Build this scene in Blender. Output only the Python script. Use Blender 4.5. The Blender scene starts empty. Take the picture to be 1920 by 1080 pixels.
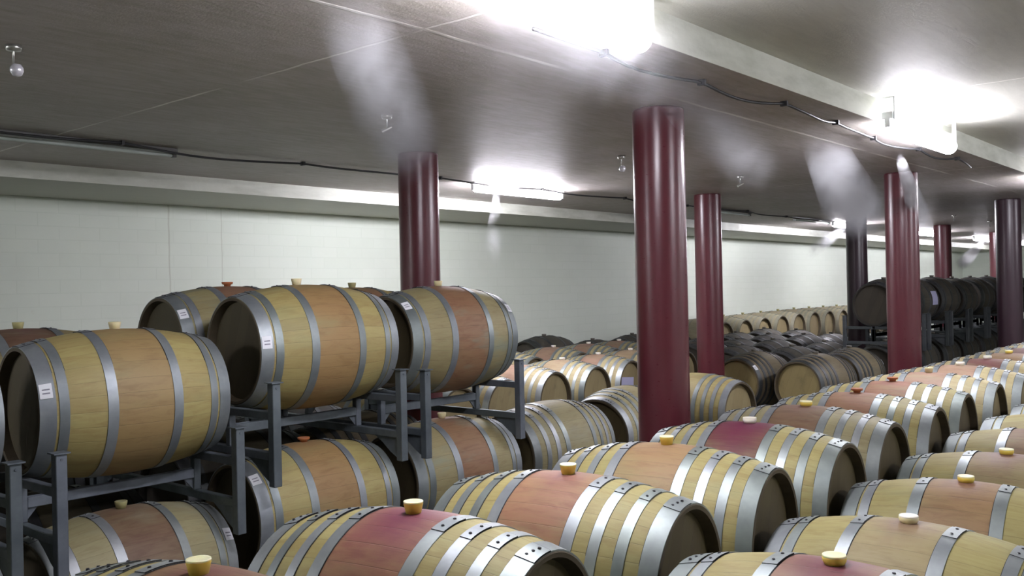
import bpy, bmesh, math, random
from mathutils import Vector, Matrix
random.seed(7)
PI = math.pi
S = bpy.context.scene
C = S.collection

# ------------------------------------------------------------------ camera
F = 1740.0
TH = math.atan(1500.0 / F)
CT, ST = math.cos(TH), math.sin(TH)
CAMZ = 2.15
cam_d = bpy.data.cameras.new('camera')
cam_d.sensor_width = 36.0
cam_d.lens = F / 1920.0 * 36.0
cam_d.clip_start = 0.05
cam_d.clip_end = 200
cam = bpy.data.objects.new('camera', cam_d)
C.objects.link(cam)
r0 = Vector((ST, -CT, 0)); f0 = Vector((CT, ST, 0)); u0 = Vector((0, 0, 1))
e = 4.0 / F
fw = (f0 + u0 * e).normalized(); up = (u0 - f0 * e).normalized()
rr = (r0 - up * 0.021).normalized(); uu = (up + r0 * 0.021).normalized()
m = Matrix.Identity(4)
for i in range(3):
    m[i][0], m[i][1], m[i][2] = rr[i], uu[i], -fw[i]
m[2][3] = CAMZ
cam.matrix_world = m
S.camera = cam

# ------------------------------------------------------------------ world, view
w = bpy.data.worlds.new('world'); S.world = w; w.use_nodes = True
w.node_tree.nodes['Background'].inputs[0].default_value = (0.5, 0.6, 0.55, 1)
w.node_tree.nodes['Background'].inputs[1].default_value = 0.0
S.view_settings.view_transform = 'Standard'
S.view_settings.look = 'None'
S.view_settings.gamma = 1.0
S.view_settings.use_curve_mapping = False
S.view_settings.exposure = 2.68
TUBE = 31.0            # strength of the lit wall-side lamps
TUBE2 = 14.0           # of the lamps on the ceiling step
TUBE_COL = (0.93, 0.905, 1.0, 1)
S.cycles.max_bounces = 9
S.cycles.diffuse_bounces = 7
S.cycles.volume_bounces = 0
S.cycles.volume_step_rate = 2.0
S.cycles.volume_max_steps = 64
S.cycles.sample_clamp_indirect = 6.0
S.cycles.caustics_reflective = False
S.cycles.caustics_refractive = False

# ------------------------------------------------------------------ helpers
def place(px, py, D):
    """ground position of a point D metres below the camera seen at a pixel"""
    u = (px - 960) / F
    yh = 544 - 0.021 * (px - 960)
    Z = D * F / (py - yh)
    x = u * Z
    return ST * x + CT * Z, -CT * x + ST * Z

def link(name, me, mat=None, parent=None):
    o = bpy.data.objects.new(name, me); C.objects.link(o)
    if mat is not None and len(me.materials) == 0:
        me.materials.append(mat)
    if parent: o.parent = parent
    return o

def mesh(bm, name, mats=(), smooth=False):
    me = bpy.data.meshes.new(name)
    bmesh.ops.recalc_face_normals(bm, faces=bm.faces)
    bm.to_mesh(me); bm.free()
    for x in mats: me.materials.append(x)
    if smooth:
        for p in me.polygons: p.use_smooth = True
    return me

def box(bm, a, b, mi=0, mat=None):
    vs = []
    for z in (a[2], b[2]):
        for x, y in ((a[0], a[1]), (b[0], a[1]), (b[0], b[1]), (a[0], b[1])):
            v = Vector((x, y, z))
            if mat: v = mat @ v
            vs.append(bm.verts.new(v))
    for f in ((0, 3, 2, 1), (4, 5, 6, 7), (0, 1, 5, 4), (1, 2, 6, 5), (2, 3, 7, 6), (3, 0, 4, 7)):
        fc = bm.faces.new([vs[i] for i in f]); fc.material_index = mi
    return vs

def lathe_x(bm, prof, seg=48, cz=0.0, closed=True, mi=0, smooth=True):
    """prof: (x, r) list revolved round the x axis at height cz"""
    rings = []
    for x, r in prof:
        if r < 1e-6:
            rings.append([bm.verts.new((x, 0, cz))] * seg)
        else:
            rings.append([bm.verts.new((x, r * math.sin(2 * PI * k / seg), cz + r * math.cos(2 * PI * k / seg))) for k in range(seg)])
    n = len(rings)
    for i in range(n if closed else n - 1):
        A, B = rings[i], rings[(i + 1) % n]
        for k in range(seg):
            k2 = (k + 1) % seg
            q = []
            for v in (A[k], A[k2], B[k2], B[k]):
                if v not in q: q.append(v)
            if len(q) >= 3:
                f = bm.faces.new(q); f.material_index = mi; f.smooth = smooth

def lathe_z(bm, prof, seg=20, c=(0, 0), mi=0, smooth=True):
    rings = []
    for r, z in prof:
        if r < 1e-6:
            rings.append([bm.verts.new((c[0], c[1], z))] * seg)
        else:
            rings.append([bm.verts.new((c[0] + r * math.cos(2 * PI * k / seg), c[1] + r * math.sin(2 * PI * k / seg), z)) for k in range(seg)])
    for i in range(len(rings) - 1):
        A, B = rings[i], rings[i + 1]
        for k in range(seg):
            k2 = (k + 1) % seg
            q = []
            for v in (A[k], A[k2], B[k2], B[k]):
                if v not in q: q.append(v)
            if len(q) >= 3:
                f = bm.faces.new(q); f.material_index = mi; f.smooth = smooth

def tube_path(name, pts, r, mat, parent=None, seg=8):
    b = bmesh.new(); rings = []
    P = [Vector(p) for p in pts]
    for i, p in enumerate(P):
        d = (P[min(i + 1, len(P) - 1)] - P[max(i - 1, 0)]).normalized()
        a = d.cross(Vector((0, 0, 1))).normalized(); c = d.cross(a)
        rings.append([b.verts.new(p + (a * math.cos(2 * PI * k / seg) + c * math.sin(2 * PI * k / seg)) * r) for k in range(seg)])
    for i in range(len(P) - 1):
        for k in range(seg):
            b.faces.new((rings[i][k], rings[i][(k + 1) % seg], rings[i + 1][(k + 1) % seg], rings[i + 1][k]))
    b.faces.new(rings[0]); b.faces.new(rings[-1])
    return link(name, mesh(b, name, [mat], True), None, parent)

def tag(o, label=None, cat=None, group=None, kind=None):
    if label: o['label'] = label
    if cat: o['category'] = cat
    if group: o['group'] = group
    if kind: o['kind'] = kind
    return o

def empty(name, loc, rz=0.0):
    o = bpy.data.objects.new(name, None); C.objects.link(o)
    o.empty_display_size = 0.1
    o.location = loc; o.rotation_euler = (0, 0, rz)
    return o

# ------------------------------------------------------------------ materials
class N:
    """small node-building helper"""
    def __init__(s, name):
        s.m = bpy.data.materials.new(name); s.m.use_nodes = True
        s.t = s.m.node_tree; s.n = s.t.nodes; s.l = s.t.links
        s.b = s.n['Principled BSDF']; s.out = s.n['Material Output']
    def add(s, kind, **kw):
        n = s.n.new(kind)
        for k, v in kw.items(): setattr(n, k, v)
        return n
    def put(s, sock, v):
        if isinstance(v, bpy.types.NodeSocket): s.l.new(v, sock)
        elif v is not None: sock.default_value = v
    def math(s, op, a, b=None, c=None, clamp=False):
        n = s.add('ShaderNodeMath', operation=op, use_clamp=clamp)
        s.put(n.inputs[0], a); s.put(n.inputs[1], b)
        if c is not None: s.put(n.inputs[2], c)
        return n.outputs[0]
    def mix(s, f, a, b, mode='MIX'):
        n = s.add('ShaderNodeMix', data_type='RGBA', blend_type=mode)
        s.put(n.inputs['Factor'], f); s.put(n.inputs['A'], a); s.put(n.inputs['B'], b)
        for q in n.inputs:
            if q.name == 'A' and q.type == 'RGBA': s.put(q, a)
            if q.name == 'B' and q.type == 'RGBA': s.put(q, b)
        for q in n.outputs:
            if q.type == 'RGBA': return q
    def step(s, v, a, b):
        n = s.add('ShaderNodeMapRange', interpolation_type='SMOOTHSTEP')
        s.put(n.inputs[0], v); n.inputs[1].default_value = a; n.inputs[2].default_value = b
        return n.outputs[0]
    def noise(s, vec, scale, detail=3, rough=0.55, dist=0.0):
        n = s.add('ShaderNodeTexNoise'); s.put(n.inputs['Vector'], vec)
        n.inputs['Scale'].default_value = scale; n.inputs['Detail'].default_value = detail
        n.inputs['Roughness'].default_value = rough; n.inputs['Distortion'].default_value = dist
        return n.outputs['Fac']
    def xyz(s, which='Object'):
        tc = s.add('ShaderNodeTexCoord'); sp = s.add('ShaderNodeSeparateXYZ')
        s.l.new(tc.outputs[which], sp.inputs[0]); return tc.outputs[which], sp.outputs[0], sp.outputs[1], sp.outputs[2]
    def comb(s, x, y, z):
        n = s.add('ShaderNodeCombineXYZ'); s.put(n.inputs[0], x); s.put(n.inputs[1], y); s.put(n.inputs[2], z)
        return n.outputs[0]
    def bump(s, h, strength=0.3, dist=0.01):
        n = s.add('ShaderNodeBump'); n.inputs['Strength'].default_value = strength
        n.inputs['Distance'].default_value = dist; s.l.new(h, n.inputs['Height'])
        s.l.new(n.outputs[0], s.b.inputs['Normal'])

def simple(name, col, rough=0.5, metal=0.0, var=0.0, scale=8.0, bump=0.0):
    s = N(name)
    s.b.inputs['Roughness'].default_value = rough; s.b.inputs['Metallic'].default_value = metal
    co, x, y, z = s.xyz()
    nz = s.noise(co, scale, 4)
    d = tuple(max(0, c * (1 - var)) for c in col) + (1,)
    l = tuple(min(1, c * (1 + var)) for c in col) + (1,)
    s.put(s.b.inputs['Base Color'], s.mix(nz, d, l))
    if bump: s.bump(nz, bump, 0.004)
    return s.m

AX = 0.37        # bilge radius = height of the barrel's axis above its base
RH = 0.302       # radius at the chime
HL = 0.475       # half length

def wood(name, ca, cb, cc, zone, mould, rough=0.62):
    """oak staves; ca/cb two wood tones, cc weathered tone, zone = half width of the belly colour"""
    s = N(name)
    co, x, y, z = s.xyz()
    oi = s.add('ShaderNodeObjectInfo')
    zz = s.math('SUBTRACT', z, AX)
    ang = s.math('ARCTAN2', y, zz)
    rnd = s.math('MULTIPLY', oi.outputs['Random'], 37.0)
    st = s.math('MULTIPLY_ADD', ang, 30 / (2 * PI), rnd)
    wob = s.noise(s.comb(s.math('FLOOR', st), 0, 0), 3.1, 1)
    st2 = s.math('ADD', st, s.math('MULTIPLY', wob, 0.6))
    idx = s.math('FLOOR', st2)
    fr = s.math('FRACT', st2)
    wn = s.add('ShaderNodeTexWhiteNoise', noise_dimensions='2D')
    s.put(wn.inputs['Vector'], s.comb(idx, rnd, 0))
    grain = s.noise(s.comb(s.math('MULTIPLY', x, 4.0), s.math('MULTIPLY', ang, 16.0), rnd), 2.2, 6, 0.65, 0.4)
    blot = s.noise(s.comb(x, s.math('MULTIPLY', ang, 0.5), rnd), 3.4, 3)
    f1 = s.math('MULTIPLY_ADD', wn.outputs['Value'], 0.6, s.math('MULTIPLY', s.step(grain, 0.3, 0.7), 0.4))
    col = s.mix(f1, ca, cb)
    fig = s.noise(s.comb(s.math('MULTIPLY', x, 2.2), s.math('MULTIPLY', ang, 3.0), s.math('ADD', rnd, wn.outputs['Value'])), 3.2, 5, 0.62, 0.6)
    col = s.mix(s.math('MULTIPLY', s.step(fig, 0.45, 0.72), 0.42), col, (cb[0] * 0.72, cb[1] * 0.6, cb[2] * 0.5, 1))
    # belly between the bilge hoops: taken from the object's own colour
    ax_ = s.math('ABSOLUTE', x)
    edge = s.math('ADD', ax_, s.math('MULTIPLY', s.math('SUBTRACT', blot, 0.5), 0.02))
    belly = s.math('SUBTRACT', 1.0, s.step(edge, zone - 0.006, zone + 0.006))
    bel = s.math('MULTIPLY', s.math('MULTIPLY', belly, oi.outputs['Alpha']), s.math('MULTIPLY_ADD', blot, 0.4, 0.75), clamp=True)
    ocol = s.mix(1.0, oi.outputs['Color'], (0.68, 0.66, 0.66, 1), 'MULTIPLY')
    odk = s.mix(1.0, ocol, (0.62, 0.55, 0.52, 1), 'MULTIPLY')
    tone = s.mix(s.math('MULTIPLY_ADD', wn.outputs['Value'], 0.18, s.math('MULTIPLY', s.step(grain, 0.3, 0.7), 0.2)), ocol, cb)
    tone = s.mix(s.math('MULTIPLY', s.step(fig, 0.42, 0.75), 0.6), tone, odk)
    col = s.mix(bel, col, tone)
    # weathered, grey-green patches
    wz = s.step(s.noise(s.comb(x, ang, rnd), 2.1, 4, 0.6), 0.5, 0.72)
    col = s.mix(s.math('MULTIPLY', wz, mould), col, cc)
    # wine spilt round the bung hole, its strength is the object's index / 10
    dx = s.math('MULTIPLY', x, 1.25); dy = s.math('MULTIPLY', ang, 0.27)
    dd = s.math('SQRT', s.math('ADD', s.math('MULTIPLY', dx, dx), s.math('MULTIPLY', dy, dy)))
    streak = s.noise(s.comb(s.math('MULTIPLY', x, 9.0), s.math('MULTIPLY', ang, 1.1), rnd), 2.0, 4)
    dd = s.math('ADD', dd, s.math('MULTIPLY', s.math('SUBTRACT', streak, 0.5), 0.13))
    wine = s.math('SUBTRACT', 1.0, s.step(s.math('DIVIDE', dd, s.math('MULTIPLY_ADD', oi.outputs['Object Index'], 0.085, 0.45)), 0.01, 0.235))
    wine = s.math('MULTIPLY', s.math('MULTIPLY', wine, belly), s.math('MULTIPLY', oi.outputs['Object Index'], 0.1), clamp=True)
    col = s.mix(wine, col, (0.15, 0.022, 0.062, 1))
    dark = s.math('SUBTRACT', 1.0, s.step(dd, -0.01, 0.055))
    col = s.mix(s.math('MULTIPLY', dark, s.math('MULTIPLY', oi.outputs['Object Index'], 0.09), clamp=True), col, (0.05, 0.012, 0.02, 1))
    # joints between staves, dirt specks
    jt = s.math('SUBTRACT', 1.0, s.step(s.math('ABSOLUTE', s.math('SUBTRACT', fr, 0.5)), 0.47, 0.5))
    jt = s.math('SUBTRACT', 1.0, jt)
    col = s.mix(s.math('MULTIPLY', jt, 0.3), col, (0.07, 0.05, 0.03, 1))
    sp = s.step(s.noise(s.comb(s.math('MULTIPLY', x, 1.0), s.math('MULTIPLY', ang, 1.2), rnd), 14, 3, 0.7), 0.68, 0.8)
    col = s.mix(s.math('MULTIPLY', sp, 0.5), col, (0.09, 0.07, 0.045, 1))
    s.put(s.b.inputs['Base Color'], col)
    s.put(s.b.inputs['Roughness'], s.math('MULTIPLY_ADD', wine, -0.2, rough))
    h = s.math('SUBTRACT', s.math('MULTIPLY', grain, 0.25), jt)
    s.bump(h, 0.25, 0.003)
    return s.m

def headwood(name, ca, cb, dirt):
    s = N(name)
    co, x, y, z = s.xyz()
    oi = s.add('ShaderNodeObjectInfo')
    rnd = s.math('MULTIPLY', oi.outputs['Random'], 29.0)
    q = s.math('ADD', s.math('MULTIPLY', y, 0.93), s.math('MULTIPLY', z, 0.36))
    st = s.math('MULTIPLY_ADD', q, 11.0, rnd)
    wn = s.add('ShaderNodeTexWhiteNoise', noise_dimensions='1D'); s.put(wn.inputs['W'], s.math('FLOOR', st))
    grain = s.noise(s.comb(rnd, s.math('MULTIPLY', y, 22.0), s.math('MULTIPLY', z, 3.0)), 1.6, 5)
    col = s.mix(s.math('MULTIPLY_ADD', wn.outputs['Value'], 0.5, s.math('MULTIPLY', grain, 0.5)), ca, cb)
    bl = s.step(s.noise(s.comb(rnd, y, z), 5.5, 4, 0.6), 0.52, 0.75)
    col = s.mix(s.math('MULTIPLY', bl, dirt), col, (0.07, 0.055, 0.03, 1))
    fr = s.math('ABSOLUTE', s.math('SUBTRACT', s.math('FRACT', st), 0.5))
    jt = s.step(fr, 0.475, 0.5)
    col = s.mix(s.math('MULTIPLY', jt, 0.35), col, (0.05, 0.035, 0.02, 1))
    s.put(s.b.inputs['Base Color'], col); s.b.inputs['Roughness'].default_value = 0.7
    s.bump(s.math('SUBTRACT', s.math('MULTIPLY', grain, 0.3), jt), 0.3, 0.003)
    return s.m

def steel(name, ca, cb, rough, metal=0.75):
    s = N(name)
    co, x, y, z = s.xyz()
    oi = s.add('ShaderNodeObjectInfo')
    rnd = s.math('MULTIPLY', oi.outputs['Random'], 17.0)
    nz = s.noise(s.comb(s.math('ADD', x, rnd), y, z), 5, 4, 0.6)
    nf = s.noise(s.comb(s.math('ADD', x, rnd), y, z), 60, 3, 0.6)
    tn = s.mix(oi.outputs['Random'], (1, 1, 1, 1), (0.72, 0.76, 0.70, 1))
    s.put(s.b.inputs['Base Color'], s.mix(1.0, s.mix(s.step(nz, 0.3, 0.7), ca, cb), tn, 'MULTIPLY'))
    s.b.inputs['Metallic'].default_value = metal
    s.put(s.b.inputs['Roughness'], s.math('MULTIPLY_ADD', nf, 0.25, rough))
    s.bump(nf, 0.06, 0.002)
    return s.m

M = {}
M['oak8'] = wood('oak_pale', (0.390, 0.349, 0.144, 1), (0.305, 0.251, 0.090, 1), (0.273, 0.293, 0.134, 1), 0.165, 0.35)
M['oak6'] = wood('oak_honey', (0.368, 0.318, 0.125, 1), (0.295, 0.224, 0.085, 1), (0.241, 0.243, 0.114, 1), 0.165, 0.4)
M['oakf'] = wood('oak_cream', (0.415, 0.360, 0.194, 1), (0.348, 0.295, 0.152, 1), (0.295, 0.310, 0.182, 1), 0.17, 0.3)
M['oakd'] = wood('oak_blackened_and_shade', (0.070, 0.062, 0.045, 1), (0.040, 0.036, 0.028, 1), (0.03, 0.032, 0.028, 1), 0.165, 0.5, 0.75)  # mould-blackened oak, reused as painted shade on the rear lower barrels
M['oako'] = wood('oak_olive', (0.33, 0.30, 0.16, 1), (0.25, 0.22, 0.115, 1), (0.27, 0.27, 0.19, 1), 0.165, 0.5)
M['oakg'] = wood('oak_brown_grey', (0.17, 0.14, 0.085, 1), (0.12, 0.095, 0.06, 1), (0.10, 0.10, 0.08, 1), 0.165, 0.5)
M['head_shaded'] = headwood('head_oak_shaded', (0.085, 0.068, 0.032, 1), (0.06, 0.046, 0.022, 1), 0.5)  # darker head oak, painting shade on heads turned from the lamps
M['oakw'] = wood('oak_weathered', (0.32, 0.29, 0.14, 1), (0.25, 0.20, 0.10, 1), (0.22, 0.25, 0.18, 1), 0.165, 0.75)
M['oakp'] = wood('oak_dusty', (0.36, 0.33, 0.22, 1), (0.29, 0.26, 0.17, 1), (0.25, 0.24, 0.17, 1), 0.165, 0.5)
M['head'] = headwood('head_oak', (0.102, 0.082, 0.034, 1), (0.075, 0.056, 0.024, 1), 0.5)
M['headp'] = headwood('head_oak_pale', (0.290, 0.240, 0.122, 1), (0.234, 0.184, 0.089, 1), 0.35)
M['headd'] = headwood('head_blackened_and_shade', (0.06, 0.05, 0.035, 1), (0.04, 0.034, 0.025, 1), 0.5)
M['heady'] = headwood('head_oak_yellow', (0.30, 0.24, 0.10, 1), (0.22, 0.17, 0.07, 1), 0.35)
M['chime'] = simple('chime_end_grain', (0.085, 0.066, 0.038), 0.75, 0, 0.35, 14)
M['chimed'] = simple('chime_blackened_and_shade', (0.03, 0.026, 0.02), 0.75, 0, 0.3, 14)
M['hoopb'] = steel('dusty_hoop', (0.36, 0.34, 0.26, 1), (0.28, 0.27, 0.21, 1), 0.6, 0.1)
M['hoopt'] = steel('grey_hoop', (0.33, 0.36, 0.38, 1), (0.24, 0.265, 0.29, 1), 0.40, 0.6)
M['hoop'] = steel('galvanised_hoop', (0.43, 0.47, 0.48, 1), (0.31, 0.34, 0.36, 1), 0.36, 0.65)
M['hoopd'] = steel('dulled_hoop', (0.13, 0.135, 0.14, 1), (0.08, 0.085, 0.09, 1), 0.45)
M['hoopo'] = steel('weathered_hoop', (0.40, 0.42, 0.44, 1), (0.26, 0.28, 0.30, 1), 0.40, 0.6)
M['rivet'] = simple('rivet_black', (0.03, 0.03, 0.035), 0.5, 0.5)
M['rack'] = steel('rack_galvanised', (0.19, 0.215, 0.25, 1), (0.12, 0.14, 0.165, 1), 0.45, 0.5)
M['rackd'] = steel('rack_dull', (0.12, 0.13, 0.14, 1), (0.08, 0.09, 0.1, 1), 0.5, 0.5)
M['paper'] = simple('paper_white', (0.78, 0.80, 0.84), 0.7, 0, 0.04, 60)
M['paperl'] = simple('paper_lilac', (0.42, 0.42, 0.60), 0.7, 0, 0.04, 60)
M['ink'] = simple('print_grey', (0.25, 0.25, 0.3), 0.7)

def bungmat(name, col, trans=0.0):
    s = N(name); s.b.inputs['Base Color'].default_value = col; s.b.inputs['Roughness'].default_value = 0.38
    s.b.inputs['Subsurface Weight'].default_value = trans; s.b.inputs['Subsurface Radius'].default_value = (0.02, 0.012, 0.004)
    s.b.inputs['Subsurface Scale'].default_value = 0.5
    return s.m
M['b_yel'] = bungmat('bung_yellow', (0.78, 0.62, 0.12, 1), 0.4)
M['b_yeltop'] = bungmat('bung_pale_top', (0.85, 0.83, 0.52, 1), 0.4)
M['b_cream'] = bungmat('bung_cream', (0.75, 0.68, 0.42, 1), 0.3)
M['b_olive'] = bungmat('bung_olive', (0.42, 0.40, 0.20, 1), 0.2)
M['b_red'] = bungmat('bung_rust', (0.42, 0.15, 0.06, 1), 0.2)
M['b_white'] = bungmat('bung_white', (0.80, 0.78, 0.68, 1), 0.2)
M['b_dark'] = bungmat('bung_dark', (0.12, 0.11, 0.09, 1))

# --- building surfaces (world position drives seams and stains)
def geo_pos(s):
    g = s.add('ShaderNodeNewGeometry'); sp = s.add('ShaderNodeSeparateXYZ')
    s.l.new(g.outputs['Position'], sp.inputs[0])
    return g.outputs['Position'], sp.outputs[0], sp.outputs[1], sp.outputs[2]

def line_mask(s, v, at, width, wob):
    d = s.math('ABSOLUTE', s.math('SUBTRACT', s.math('ADD', v, wob), at))
    return s.math('SUBTRACT', 1.0, s.step(d, width * 0.4, width))

def ceiling_mat(name, ca, cb, seams_x, seams_y, rough):
    s = N(name); co, x, y, z = geo_pos(s)
    big = s.noise(co, 0.7, 4, 0.6)
    brush = s.noise(s.comb(s.math('MULTIPLY', x, 2.0), s.math('MULTIPLY', y, 11.0), 0), 2.0, 5, 0.7, 0.6)
    fine = s.noise(co, 70, 3, 0.7)
    f = s.math('ADD', s.math('MULTIPLY', big, 0.5), s.math('MULTIPLY', brush, 0.5))
    col = s.mix(s.step(f, 0.32, 0.68), ca, cb)
    wob = s.math('MULTIPLY', s.math('SUBTRACT', s.noise(co, 3.0, 2), 0.5), 0.03)
    brk = s.step(s.noise(co, 1.3, 2), 0.35, 0.6)
    salt = None
    for a in seams_x:
        k = line_mask(s, x, a, 0.013, wob); salt = k if salt is None else s.math('MAXIMUM', salt, k)
    for a in seams_y:
        k = line_mask(s, y, a, 0.019, wob); salt = k if salt is None else s.math('MAXIMUM', salt, k)
    salt = s.math('MULTIPLY', salt, brk)
    col = s.mix(s.math('MULTIPLY', salt, 0.95), col, (0.85, 0.83, 0.78, 1))
    spk = s.step(s.noise(co, 26, 2, 0.8), 0.78, 0.84)
    col = s.mix(s.math('MULTIPLY', spk, 0.5), col, (0.6, 0.58, 0.52, 1))
    dk = s.step(s.noise(co, 9, 3, 0.8), 0.72, 0.78)
    col = s.mix(s.math('MULTIPLY', dk, 0.5), col, (0.05, 0.05, 0.045, 1))
    s.put(s.b.inputs['Base Color'], col)
    s.put(s.b.inputs['Roughness'], s.math('MULTIPLY_ADD', s.math('ADD', brush, fine), 0.12, rough))
    s.b.inputs['Specular IOR Level'].default_value = 0.6
    h = s.math('ADD', s.math('ADD', s.math('MULTIPLY', brush, 0.6), s.math('MULTIPLY', fine, 0.25)), s.math('MULTIPLY', salt, 0.8))
    s.bump(h, 0.45, 0.012)
    return s.m

M['ceil'] = ceiling_mat('damp_concrete_ceiling', (0.32, 0.295, 0.245, 1), (0.53, 0.485, 0.485, 1), (2.77, 10.03, 17.3), (2.86,), 0.42)
M['ceilhi'] = ceiling_mat('painted_concrete_ceiling', (0.46, 0.46, 0.41, 1), (0.56, 0.56, 0.50, 1), (6.6, 13.5), (), 0.45)

def wall_mat():
    s = N('white_painted_brick'); co, x, y, z = geo_pos(s)
    horiz = s.math('ADD', x, s.math('MULTIPLY', y, 1.0))
    br = s.add('ShaderNodeTexBrick')
    s.put(br.inputs['Vector'], s.comb(horiz, z, 0))
    br.inputs['Scale'].default_value = 1.0; br.inputs['Brick Width'].default_value = 0.4
    br.inputs['Row Height'].default_value = 0.13; br.inputs['Mortar Size'].default_value = 0.006
    br.inputs['Mortar Smooth'].default_value = 0.6
    br.inputs['Color1'].default_value = (0.66, 0.72, 0.63, 1); br.inputs['Color2'].default_value = (0.68, 0.735, 0.65, 1)
    br.inputs['Mortar'].default_value = (0.63, 0.69, 0.60, 1)
    big = s.noise(co, 0.9, 4, 0.6)
    col = s.mix(s.math('MULTIPLY', s.step(big, 0.4, 0.75), 0.35), br.outputs['Color'], (0.58, 0.62, 0.55, 1))
    # ochre damp marks
    dmp = s.step(s.noise(s.comb(s.math('MULTIPLY', x, 0.8), 0, s.math('MULTIPLY', z, 1.6)), 2.3, 4, 0.65), 0.62, 0.74)
    low = s.math('MULTIPLY', s.math('SUBTRACT', 1.0, s.step(z, 1.9, 2.35)), s.math('SUBTRACT', 1.0, s.step(x, 6.2, 7.4)))
    col = s.mix(s.math('MULTIPLY', s.math('MULTIPLY', dmp, low), 0.55), col, (0.42, 0.37, 0.22, 1))
    wob = s.math('MULTIPLY', s.math('SUBTRACT', s.noise(co, 2.0, 3), 0.5), 0.05)
    ck = s.math('MAXIMUM', line_mask(s, x, 5.12, 0.012, wob), line_mask(s, x, 5.75, 0.008, wob))
    col = s.mix(s.math('MULTIPLY', ck, 0.5), col, (0.40, 0.42, 0.34, 1))
    s.put(s.b.inputs['Base Color'], col); s.b.inputs['Roughness'].default_value = 0.6
    h = s.math('ADD', s.math('MULTIPLY', br.outputs['Fac'], -0.25), s.math('MULTIPLY', s.noise(co, 22, 4), 0.5))
    s.bump(h, 0.2, 0.006)
    return s.m
M['wall'] = wall_mat()
def beam_mat():
    s = N('white_painted_concrete'); co, x, y, z = geo_pos(s)
    f = s.noise(s.comb(x, y, s.math('MULTIPLY', z, 4.0)), 2.5, 5, 0.6)
    s.put(s.b.inputs['Base Color'], s.mix(s.step(f, 0.35, 0.75), (0.70, 0.72, 0.64, 1), (0.52, 0.54, 0.46, 1)))
    s.b.inputs['Roughness'].default_value = 0.55
    s.bump(s.noise(co, 25, 4), 0.25, 0.008)
    return s.m
M['beam'] = beam_mat()
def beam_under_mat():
    s = N('underside_painted_concrete'); co, x, y, z = geo_pos(s)  # greyer paint tone for the beam's underside
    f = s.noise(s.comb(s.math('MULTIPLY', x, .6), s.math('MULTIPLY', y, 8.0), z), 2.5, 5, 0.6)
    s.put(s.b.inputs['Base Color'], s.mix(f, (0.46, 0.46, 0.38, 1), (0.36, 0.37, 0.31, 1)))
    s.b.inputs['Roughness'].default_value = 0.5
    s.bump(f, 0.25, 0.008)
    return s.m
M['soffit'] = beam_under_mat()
M['floor'] = simple('wet_concrete_floor', (0.10, 0.095, 0.085), 0.4, 0, 0.4, 1.5, 0.2)

def column_mat():
    s = N('oxblood_gloss_paint'); co, x, y, z = s.xyz()
    oi = s.add('ShaderNodeObjectInfo')
    nz = s.noise(co, 6, 4, 0.6)
    n2 = s.noise(s.comb(x, y, s.math('MULTIPLY', z, 3.0)), 22, 3, 0.6)
    s.put(s.b.inputs['Base Color'], s.mix(nz, (0.085, 0.014, 0.022, 1), (0.12, 0.020, 0.030, 1)))
    s.put(s.b.inputs['Roughness'], s.math('MULTIPLY_ADD', n2, 0.08, 0.25))
    s.b.inputs['Specular IOR Level'].default_value = 0.6
    s.bump(s.noise(co, 9, 3, 0.6), 0.12, 0.006)
    return s.m
M['col'] = column_mat()
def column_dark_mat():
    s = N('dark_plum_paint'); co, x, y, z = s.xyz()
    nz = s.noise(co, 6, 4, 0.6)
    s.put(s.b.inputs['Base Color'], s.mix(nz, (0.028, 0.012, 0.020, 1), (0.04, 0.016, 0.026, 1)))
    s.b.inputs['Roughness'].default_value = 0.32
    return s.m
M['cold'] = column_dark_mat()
M['cable'] = simple('black_cable', (0.02, 0.02, 0.022), 0.45)
M['batten'] = simple('white_enamel', (0.80, 0.82, 0.84), 0.35, 0, 0.03)
M['batten_shade'] = simple('shaded_grey_enamel', (0.10, 0.10, 0.095), 0.45, 0, 0.3)  # dark colour stands for the shadow on the unlit battens
M['deadtube'] = simple('unlit_tube_glass', (0.45, 0.50, 0.46), 0.18, 0, 0.02)
M['nozzle'] = simple('nickel', (0.55, 0.55, 0.52), 0.28, 0.9, 0.1)
M['nozzb'] = simple('nozzle_polycarbonate', (0.75, 0.75, 0.82), 0.15, 0.4, 0.02)
def lit(name, col, st):
    s = N(name); s.b.inputs['Emission Color'].default_value = col
    s.b.inputs['Emission Strength'].default_value = st; s.b.inputs['Base Color'].default_value = (0.9, 0.9, 0.9, 1)
    return s.m
M['tube'] = lit('lit_lamp_glare', TUBE_COL, TUBE)
M['tube2'] = lit('lit_lamp_glare_step', TUBE_COL, TUBE2)

# ------------------------------------------------------------------ the cellar
HC = CAMZ + 1.12; HH = CAMZ + 1.28; HS = CAMZ + 0.986
YW, YS, YB, XE, X0, Y0 = 9.23, 7.85, 2.27, 34.8, -3.0, -5.5
def struct(name, bm_, mats):
    o = link(name, mesh(bm_, name, mats)); o['kind'] = 'structure'; return o
b = bmesh.new(); box(b, (X0, Y0, -0.1), (XE, YW, 0)); struct('floor', b, [M['floor']])
b = bmesh.new(); box(b, (X0, YB, HC), (XE, YW, HC + 0.5)); struct('ceiling', b, [M['ceil']])
b = bmesh.new(); box(b, (X0, Y0, HH), (XE, YB, HH + 0.34)); struct('ceiling_raised', b, [M['ceilhi']])
b = bmesh.new(); box(b, (X0, YB - 0.004, HC), (XE, YB, HH)); struct('trim_1', b, [M['beam']])
b = bmesh.new(); vs = box(b, (X0, YS, HS), (XE, YW, HC))
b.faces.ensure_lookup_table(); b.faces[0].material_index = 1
struct('trim_2', b, [M['beam'], M['soffit']])
b = bmesh.new(); box(b, (X0 - 0.2, YW, -0.1), (XE + 0.2, YW + 0.2, HC + 0.2)); struct('wall_back', b, [M['wall']])
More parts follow.
